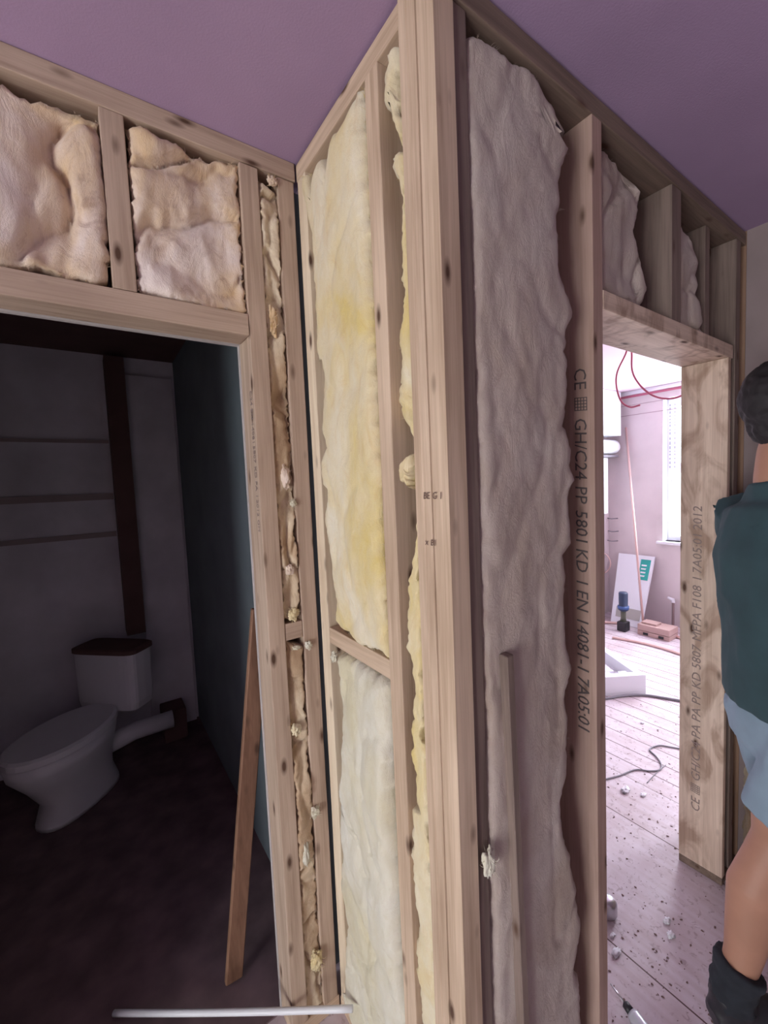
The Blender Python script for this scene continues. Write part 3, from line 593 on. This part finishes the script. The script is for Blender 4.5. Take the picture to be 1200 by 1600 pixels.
# red cables from the ceiling
def hang(name, pts, xp, m, label, r=.0055):
    P = [at(a, b, 'x', xp) for a, b in pts]; P = [Vector((P[0].x, P[0].y+.02, H-.002)), (P[0]+Vector((P[0].x, P[0].y+.02, H)))/2]+P
    tag(obj(name, tube(bmesh.new(), curve_pts(P, 8), r, 8), m, smooth=True), label, 'cable')
hang('hanging_cable', [(979, 549), (965, 580), (963, 602), (970, 626), (984, 636), (1000, 633)], 2.3, M_RED, 'red cable hanging from the far ceiling, left loop with a free end')
hang('hanging_cable', [(987, 551), (988, 580), (1000, 602), (1020, 618), (1042, 623), (1063, 619), (1085, 606)], 2.3, M_RED, 'red cable hanging from the far ceiling, right loop crossing the window top')
# leaning pole
pt = at(978, 668, 'x', XR-.012); pb = at(1006, 968, 'x', 4.05); pb.z = .012
tag(obj('leaning_pole', tube(bmesh.new(), [pb, pt], .011, 10), M_COPPER, smooth=True), 'thin pale pole leaning on the far wall in front of the white panel', 'pole')
# leaning white panel
BL = at(951, 955, 'x', 4.02); BR = at(1001, 967, 'x', 4.02); base_z = .004
BL = Vector((4.12, BL.y+.03, base_z)); BR = Vector((4.12, at(1001, 967, 'x', 4.12).y, base_z))
TL = at(967, 864, 'x', XR-.03); TR = at(1023, 870, 'x', XR-.03)
def quad_panel(q, th, m, name, parent=None):
    n = (q[1]-q[0]).cross(q[3]-q[0]).normalized(); n = n if n.x > 0 else -n
    bm = bmesh.new(); a = [bm.verts.new(p) for p in q]; b = [bm.verts.new(p+n*th) for p in q]
    bm.faces.new(a); bm.faces.new(b[::-1])
    for k in range(4): bm.faces.new((a[k], a[(k+1) % 4], b[(k+1) % 4], b[k]))
    return bm, n
pn = empty('leaning_board', (BL+BR)/2, 'large white panel with a teal label leaning on the far wall', 'panel')
Q = [BL, BR, TR, TL]; bm, nrm = quad_panel(Q, .025, M_WHITE, 'p'); obj('board', bm, mat('panel_white', (.80, .83, .88), .5)[0], pn)
def onq(u, v): return (BL*(1-u)+BR*u)*(1-v)+(TL*(1-u)+TR*u)*v
def patch(name, uv, m, lift, th=.002, label=None):
    bm, _ = quad_panel([onq(*p)-nrm*lift for p in uv], th*.9, m, name); o = obj(name, bm, m, pn)
    if label: o['label'] = label
patch('teal_label', [(.66, .655), (.93, .655), (.93, .945), (.66, .945)], M_TEAL, .003, label='teal printed label')
for k in range(4): patch('label_print', [(.70, .70+.05*k), (.70+random.uniform(.08, .15), .70+.05*k), (.70+.14, .72+.05*k), (.70, .72+.05*k)], M_WHITE, .0055)
patch('window_slot', [(.14, .09), (.92, .09), (.92, .235), (.14, .235)], mat('slot_grey', (.45, .45, .42), .6)[0], .003, label='grey-green slot')
# cordless tool standing on the floor
c = at(974, 973, 'x', 3.95); c = Vector((3.95, c.y, 0)); ct = empty('cordless_tool', c, 'dark upright cordless tool standing in front of the leaning panel', 'power tool')
obj('battery', boxbm(c.x-.05, c.x+.05, c.y-.045, c.y+.045, .002, .10, bev=.012), M_BLACK, ct)
obj('handle', tube(bmesh.new(), [c+Vector((0, 0, .10)), c+Vector((0, 0, .14)), c+Vector((0, 0, .21))], [.03, .024, .026], 14), mat('olive_rubber', (.10, .11, .08), .6)[0], ct, smooth=True)
obj('motor_body', tube(bmesh.new(), [c+Vector((0, 0, z)) for z in (.21, .225, .25, .26, .40, .41)], [.03, .05, .05, .042, .044, .036], 16), mat('blue_black_plastic', (.03, .05, .10), .4)[0], ct, smooth=True)
obj('collar', tube(bmesh.new(), [c+Vector((0, 0, z)) for z in (.235, .265)], .054, 16), mat('blue_plastic', (.06, .12, .30), .4)[0], ct, smooth=True)
# pallet-like wooden case
c = Vector((4.05, 1.38, 0)); cs = empty('wooden_case', c, 'low pinkish wooden case on the floor beside the leaning panel', 'case')
M_PW = mat('pink_dusty_wood', (.52, .36, .33), .8)[0]
for (y0, y1, z0, z1, nm) in ((1.17, 1.46, .05, .11, 'lid'), (1.17, 1.46, .002, .045, 'tray')): obj(nm, boxbm(3.95, 4.15, y0, y1, z0, z1, bev=.004), M_PW, cs)
for y in (1.22, 1.36): obj('latch', boxbm(3.944, 3.952, y, y+.045, .012, .036), M_BLACK, cs)
tag(obj('offcut', boxbm(3.99, 4.1, 1.3, 1.44, .112, .13, bev=.004), M_PW), 'small wood offcut lying on the pinkish case', 'offcut')
ps = tag(obj('pipe_stub', tube(bmesh.new(), [(4.4, 1.31, .002), (4.4, 1.31, .27)], .012, 10), mat('dull_pipe', (.28, .2, .2), .6)[0]), 'short dark pipe rising from the floor below the far window', 'pipe')
o = obj('cap', tube(bmesh.new(), [(4.4, 1.31, .271), (4.4, 1.31, .30), (4.4, 1.36, .315)], [.018, .02, .012], 10), M_WHITE, ps); o['label'] = 'white plastic cap'
# strips lying on the boards
for pts, r, lb in (([(940, 974), (985, 978), (1030, 988), (1066, 1000)], .014, 'long pink pipe lying on the boards nearest the far wall'), ([(957, 998), (1000, 1006), (1035, 1015), (1066, 1025)], .012, 'long pale strip lying on the boards, second from the far wall')):
    P = [fl(a, b)+Vector((0, 0, r+.001)) for a, b in pts]; tag(obj('floor_pipe', tube(bmesh.new(), curve_pts(P, 6), r, 8), M_COPPER, smooth=True), lb, 'pipe')
# white foam tray
A_ = fl(1009, 1084); dirx = (fl(948, 1088)-A_).normalized(); diry = Vector((-dirx.y, dirx.x, 0))
if diry.dot(CF) < 0: diry = -diry
tr = bmesh.new(); Lx, Ly, ht, wl = .75, .62, .145, .055
def fb(a0, a1, b0, b1, z0, z1): 
    vs = []
    for z in (z0, z1):
        for a, b in ((a0, b0), (a1, b0), (a1, b1), (a0, b1)): vs.append(tr.verts.new(A_+dirx*a+diry*b+Vector((0, 0, z))))
    for f in ((3, 2, 1, 0), (4, 5, 6, 7), (0, 1, 5, 4), (1, 2, 6, 5), (2, 3, 7, 6), (3, 0, 4, 7)): tr.faces.new([vs[i] for i in f])
fb(0, Lx, 0, Ly, .002, .05); fb(0, Lx, 0, wl, .05, ht); fb(0, Lx, Ly-wl, Ly, .05, ht); fb(0, wl, wl, Ly-wl, .05, ht); fb(Lx-wl, Lx, wl, Ly-wl, .05, ht)
for k in range(5): fb(.09+k*.13, .15+k*.13, wl, wl+.05, .05, ht-.012)
fb(.12, .5, .2, .4, .05, .09)
tag(obj('foam_tray', tr, mat('white_foam', (.84, .84, .90), .8)[0]), 'open white foam packing tray on the boards of the far room', 'foam tray')
# hose and cord
def ground(name, pts, r, m, lb, cat='cable'):
    P = [fl(a, b)+Vector((0, 0, r+.001)) for a, b in pts]; tag(obj(name, tube(bmesh.new(), curve_pts(P, 6), r, 8), m, smooth=True), lb, cat)
ground('grey_hose', [(930, 1094), (949, 1093), (975, 1089), (1005, 1088), (1035, 1092), (1075, 1099)], .009, M_GREY, 'thick grey hose on the floor just in front of the foam tray', 'hose')
ground('power_cord', [(935, 1222), (950, 1218), (969, 1213), (993, 1204), (1015, 1206), (1031, 1204), (1033, 1195), (1025, 1183), (1015, 1172), (1030, 1166), (1045, 1168), (1068, 1172)], .004, M_GREY, 'thin dark cord curling on the dusty floor of the doorway')
ground('loose_wire', [(1011, 1224), (1024, 1210), (1040, 1196)], .002, M_GREY, 'short thin wire lying across the curled cord', 'wire')
# silver hand tool at the bottom, round can behind the stud
a = at(954, 1537, 'z', .03); b = at(977, 1569, 'z', .022); d = (b-a).normalized(); b2 = b+d*.02; 
ht_ = empty('hand_tool', (b.x, b.y, 0), 'silver hand tool with a thin steel bit lying at the foot of the doorway', 'hand tool')
obj('bit', tube(bmesh.new(), [a, b], [.0025, .0035], 8), M_STEEL, ht_, smooth=True)
obj('collar', tube(bmesh.new(), [b-d*.003, b, b2], [.007, .011, .013], 14), M_BLACK, ht_, smooth=True)
obj('body', tube(bmesh.new(), [b2, b2+d*.01, b2+d*.07, b2+d*.16, b2+d*.17], [.014, .019, .021, .019, .012], 18), mat('silver_plastic', (.55, .57, .62), .3, .4)[0], ht_, smooth=True)
c = fl(949, 1428); tag(obj('round_can', tube(bmesh.new(), [(c.x, c.y, z) for z in (.002, .01, .05, .062, .066)], [.028, .033, .033, .024, .01], 24), M_STEEL, smooth=True), 'round silver can peeking out beside the stud at the doorway foot', 'can')
# debris
db = bmesh.new()
def chip(bm, p, s):
    r = bmesh.ops.create_icosphere(bm, subdivisions=1, radius=1); ang = random.uniform(0, 6.28)
    for v in r['verts']:
        k = 1+random.uniform(-.35, .35); x, y = v.co.x*s*k, v.co.y*s*random.uniform(.4, .8)
        v.co = Vector((p.x+x*math.cos(ang)-y*math.sin(ang), p.y+x*math.sin(ang)+y*math.cos(ang), max(.0004, p.z+.25*s+v.co.z*s*.3)))
for _ in range(420):
    px, py = random.uniform(935, 1140), random.choice((random.uniform(1090, 1330), random.uniform(1280, 1600)))
    p = fl(px, py)
    if p.y < -.4: continue
    chip(db, p, random.choice((.0012, .0018, .0024, .0038))*(1+.35*(p-CAM).length/2))
o = obj('debris_crumbs', db, mat('brown_crumbs', (.20, .13, .12), .9)[0]); tag(o, 'scattered brown crumbs and splinters on the dusty doorway floor', 'debris', kind='stuff')
for k, (px, py, s, lb) in enumerate(((978, 1236, .020, 'white wool scrap on the floor just below the curled cord'), (1005, 1243, .012, 'small white wool scrap right below the curled cord'), (963, 1490, .014, 'white wool scrap on the floor beside the stud, below the round can'), (957, 1463, .009, 'tiny white wool scrap directly below the round can'),
                                     (1042, 1440, .011, 'torn white scrap on the floor, upper one in front of the right doorway post'), (1048, 1462, .012, 'torn white scrap on the floor, lower one in front of the right doorway post'), (1004, 1130, .012, 'pale scrap on the boards below the foam tray'), (995, 1052, .008, 'crumb of foam on the tray rim'))[:7]):
    p = fl(px, py); bm = bmesh.new(); bmesh.ops.create_icosphere(bm, subdivisions=3, radius=1)
    for v in bm.verts:
        d = v.co.normalized(); q = 1+.6*noise.fractal(d*1.8+Vector((k*7, 0, 0)), .8, 2, 4); v.co = Vector((p.x+d.x*s*q*1.3, p.y+d.y*s*q*.8, max(.001, s*.35+d.z*s*.45*q)))
    tag(obj('wool_scrap', bm, bpy.data.materials['white_foam'], smooth=True), lb, 'wool scrap')
# ---------------------------------------------------------------- person
M_SKIN = painted('skin', (.46, .24, .16), 9, .08, .55)
M_TEE = painted('teal_tshirt', (.035, .075, .085), 8, .15, .9)
M_SHORT = painted('blue_grey_shorts', (.26, .36, .44), 10, .1, .85)
M_SOCK = painted('dark_sock', (.02, .024, .032), 20, .3, .95)
M_HAIR = painted('dark_hair', (.018, .015, .017), 40, .4, .7)
fh = Vector((CF.x, CF.y, 0)).normalized(); rh = Vector((fh.y, -fh.x, 0))
def PW(px, py, d): return deep(px, py, d)
pelvis = PW(1237, 1110, 1.25); Z_ = Vector((0, 0, 1))
fx = (rh*.99-fh*.05).normalized()        # the way the person faces (to the right of the picture)
lf = Z_.cross(fx).normalized()           # the person's left (away from the camera)
ankle = PW(1144, 1575, 1.24); ankle.z = max(ankle.z, .12)
knee = PW(1213, 1312, 1.22); hipR = pelvis - lf*.085+Z_*-.03; hipL = pelvis+lf*.09+Z_*-.03
kneeL = hipL+Vector((0, 0, -.44))+fx*.14; ankleL = Vector((kneeL.x, kneeL.y, .12))+fx*.03
waist = PW(1224, 1010, 1.23); chest = PW(1219, 870, 1.22); upper = PW(1224, 797, 1.22); neck = PW(1216, 742, 1.22); neck2 = PW(1220, 705, 1.22); head = neck2+fx*.035+Z_*.115
def tub(bm, pts, radii, seg=20):
    """tube whose cross-section is wide along lf and shallow along fx; radii (across, deep)"""
    rings = []
    for i, p in enumerate(pts):
        a, b = radii[i] if isinstance(radii[i], tuple) else (radii[i], radii[i])
        t = (pts[min(i+1, len(pts)-1)]-pts[max(i-1, 0)]).normalized(); A = (lf-t*lf.dot(t)); A = A.normalized() if A.length > .2 else t.orthogonal().normalized(); B = t.cross(A)
        rings.append([bm.verts.new(p+A*math.cos(2*math.pi*k/seg)*a+B*math.sin(2*math.pi*k/seg)*b) for k in range(seg)])
    for r0, r1 in zip(rings, rings[1:]):
        for k in range(seg): bm.faces.new((r0[k], r0[(k+1) % seg], r1[(k+1) % seg], r1[k]))
    bm.faces.new(rings[0][::-1]); bm.faces.new(rings[-1])
def ell(bm, c, r, fz=(1, 1, 1)):
    g = bmesh.ops.create_icosphere(bm, subdivisions=3, radius=r)
    for v in g['verts']: v.co = c+fx*v.co.x*fz[0]+lf*v.co.y*fz[1]+Z_*v.co.z*fz[2]
def remesh(o, vox, sm=4, disp=None):
    r = o.modifiers.new('remesh', 'REMESH'); r.mode = 'VOXEL'; r.voxel_size = vox; r.use_smooth_shade = True
    s = o.modifiers.new('smooth', 'SMOOTH'); s.factor = .6; s.iterations = sm
    dg = bpy.context.evaluated_depsgraph_get(); me = bpy.data.meshes.new_from_object(o.evaluated_get(dg)); o.modifiers.clear(); o.data = me
    if disp:
        sx, sy, amp = disp
        for v in me.vertices:
            k = 1-abs(noise.fractal(Vector((v.co.x*sx, v.co.y*sx, v.co.z*sy+v.co.x*3)), .9, 2, 3)); v.co += v.normal*amp*(k-.6)
    for p in me.polygons: p.use_smooth = True
person = empty('person', (ankle.x, ankle.y, 0), 'person in dark teal T-shirt, blue-grey shorts and dark socks standing by the doorway, back turned', 'person')
shR = upper-lf*.17+fx*.0; shL = upper+lf*.17
elR = shR+fx*.10+Z_*-.25-lf*.02; elL = shL+fx*.10+Z_*-.25; wrR = elR+fx*.16+Z_*-.16+lf*.06; wrL = elL+fx*.16+Z_*-.16-lf*.06
bm = bmesh.new()
tub(bm, [pelvis-Z_*.09, pelvis, waist, chest, upper, upper+Z_*.035], [(.14, .10), (.165, .115), (.14, .095), (.165, .115), (.17, .095), (.08, .06)])
tub(bm, [upper, neck, neck2, neck2+fx*.02+Z_*.06], [.068, .056, .054, .054])
ell(bm, head+Z_*.02-fx*.015, .098, (1.0, .80, 1.12)); ell(bm, head-Z_*.045+fx*.035, .065, (1, .85, 1.1))      # skull, jaw
tub(bm, [head+fx*.085+Z_*.015, head+fx*.115-Z_*.025, head+fx*.10-Z_*.035], [.008, .014, .008], 10)                # nose
ell(bm, head+fx*.085-Z_*.065, .02, (.8, 1.2, .5)); ell(bm, head+fx*.088+Z_*.02, .02, (.5, 2.4, .4))              # lips, brow
for s in (-1, 1): ell(bm, head+lf*s*.082-Z_*.005, .03, (.65, .3, 1.05))
for hp, kn, an in ((hipR, knee, ankle), (hipL, kneeL, ankleL)):
    mid = (hp+kn)/2-fx*.005; calf = kn*.68+an*.32-fx*.018
    tub(bm, [hp+Z_*.04, mid, kn+Z_*.05, kn, kn*.85+an*.15-fx*.008, calf, kn*.25+an*.75, an], [(.085, .095), (.075, .08), (.058, .06), (.055, .058), (.056, .064), (.062, .073), (.044, .048), (.034, .038)])
    tub(bm, [an+Z_*.0, an-Z_*.05-fx*.0, an-Z_*.07+fx*.08, an-Z_*.085+fx*.18], [.036, (.04, .045), (.042, .04), (.035, .022)])
for sh, el, wr, s in ((shR, elR, wrR, -1), (shL, elL, wrL, 1)):
    tub(bm, [sh-lf*s*.02, sh+(el-sh)*.35, el, el+(wr-el)*.3, wr], [.062, .05, .042, .043, .028])
    hd = (wr-el).normalized(); up_ = (Z_-hd*hd.z).normalized(); sd = hd.cross(up_)
    tub(bm, [wr, wr+hd*.04, wr+hd*.085], [.027, .032, .030])
    for q, (o_, ln) in enumerate(((-.028, .07), (-.009, .08), (.010, .075), (.028, .058))):
        r0 = wr+hd*.075+up_*o_; tub(bm, [r0, r0+hd*ln*.45+sd*s*.004, r0+hd*ln*.8+sd*s*.018, r0+hd*ln*.95+sd*s*.032], [.0095, .009, .0085, .007], 10)
    r0 = wr+hd*.03+up_*.025; tub(bm, [r0, r0+hd*.03+up_*.03, r0+hd*.06+up_*.04+sd*s*.01], [.012, .011, .008], 10)
body = obj('body', bm, M_SKIN, person); remesh(body, .006, 5)
bm = bmesh.new()
tub(bm, [pelvis+Z_*.03, waist, waist*.5+chest*.5, chest, upper, upper+Z_*.035, neck-Z_*.012], [(.19, .142), (.165, .125), (.175, .13), (.185, .135), (.175, .112), (.12, .08), (.07, .066)])
for sh, el in ((shR, elR), (shL, elL)): tub(bm, [sh*.8+upper*.2, sh+(el-sh)*.3, sh+(el-sh)*.85], [.085, .078, .075])
t = obj('tshirt', bm, M_TEE, person); remesh(t, .007, 5, (6, 4, .013)); t['label'] = 'loose dark teal T-shirt'
bm = bmesh.new()
tub(bm, [pelvis-Z_*.11, pelvis-Z_*.04, pelvis+Z_*.03], [(.175, .125), (.18, .128), (.165, .115)])
for hp, kn in ((hipR, knee), (hipL, kneeL)): tub(bm, [hp+Z_*.02, hp*.5+kn*.5-fx*.004, hp*.12+kn*.88+Z_*.02], [(.10, .115), (.092, .10), (.092, .094)])
ell(bm, pelvis-Z_*.06, .13, (1.0, 1.36, 1.0)); t = obj('shorts', bm, M_SHORT, person); remesh(t, .007, 4, (7, 5, .009)); t['label'] = 'blue-grey knee-length shorts'
for an, kn in ((ankle, knee), (ankleL, kneeL)):
    bm = bmesh.new(); tub(bm, [an-Z_*.03, an+Z_*.02, an*.82+kn*.18], [.054, .054, .062]); k = obj('sock', bm, M_SOCK, person); remesh(k, .006, 3, (14, 20, .01))
    bm = bmesh.new(); zf = an-Z_*an.z
    tub(bm, [an-Z_*.0-fx*.0, an-Z_*.05, zf+Z_*.045-fx*.01], [(.052, .058), (.05, .06), (.046, .062)])
    tub(bm, [zf+Z_*.04-fx*.055, zf+Z_*.05, zf+Z_*.05+fx*.09, zf+Z_*.038+fx*.18, zf+Z_*.034+fx*.215], [.035, .048, .048, (.044, .033), (.028, .02)])
    k = obj('boot', bm, M_BLACK, person); remesh(k, .006, 3); 
bm = bmesh.new(); ell(bm, head+Z_*.04-fx*.03, .108, (1.0, .86, 1.05)); ell(bm, head-Z_*.03-fx*.055, .07, (.8, 1.0, 1.0))
t = obj('hair', bm, M_HAIR, person); remesh(t, .006, 3, (30, 30, .008)); t['label'] = 'short dark hair'
for s in (-1, 1):
    bm = bmesh.new(); ell(bm, head+fx*.078+lf*s*.03+Z_*.005, .009); obj('eye', bm, M_WHITE, body, smooth=True)
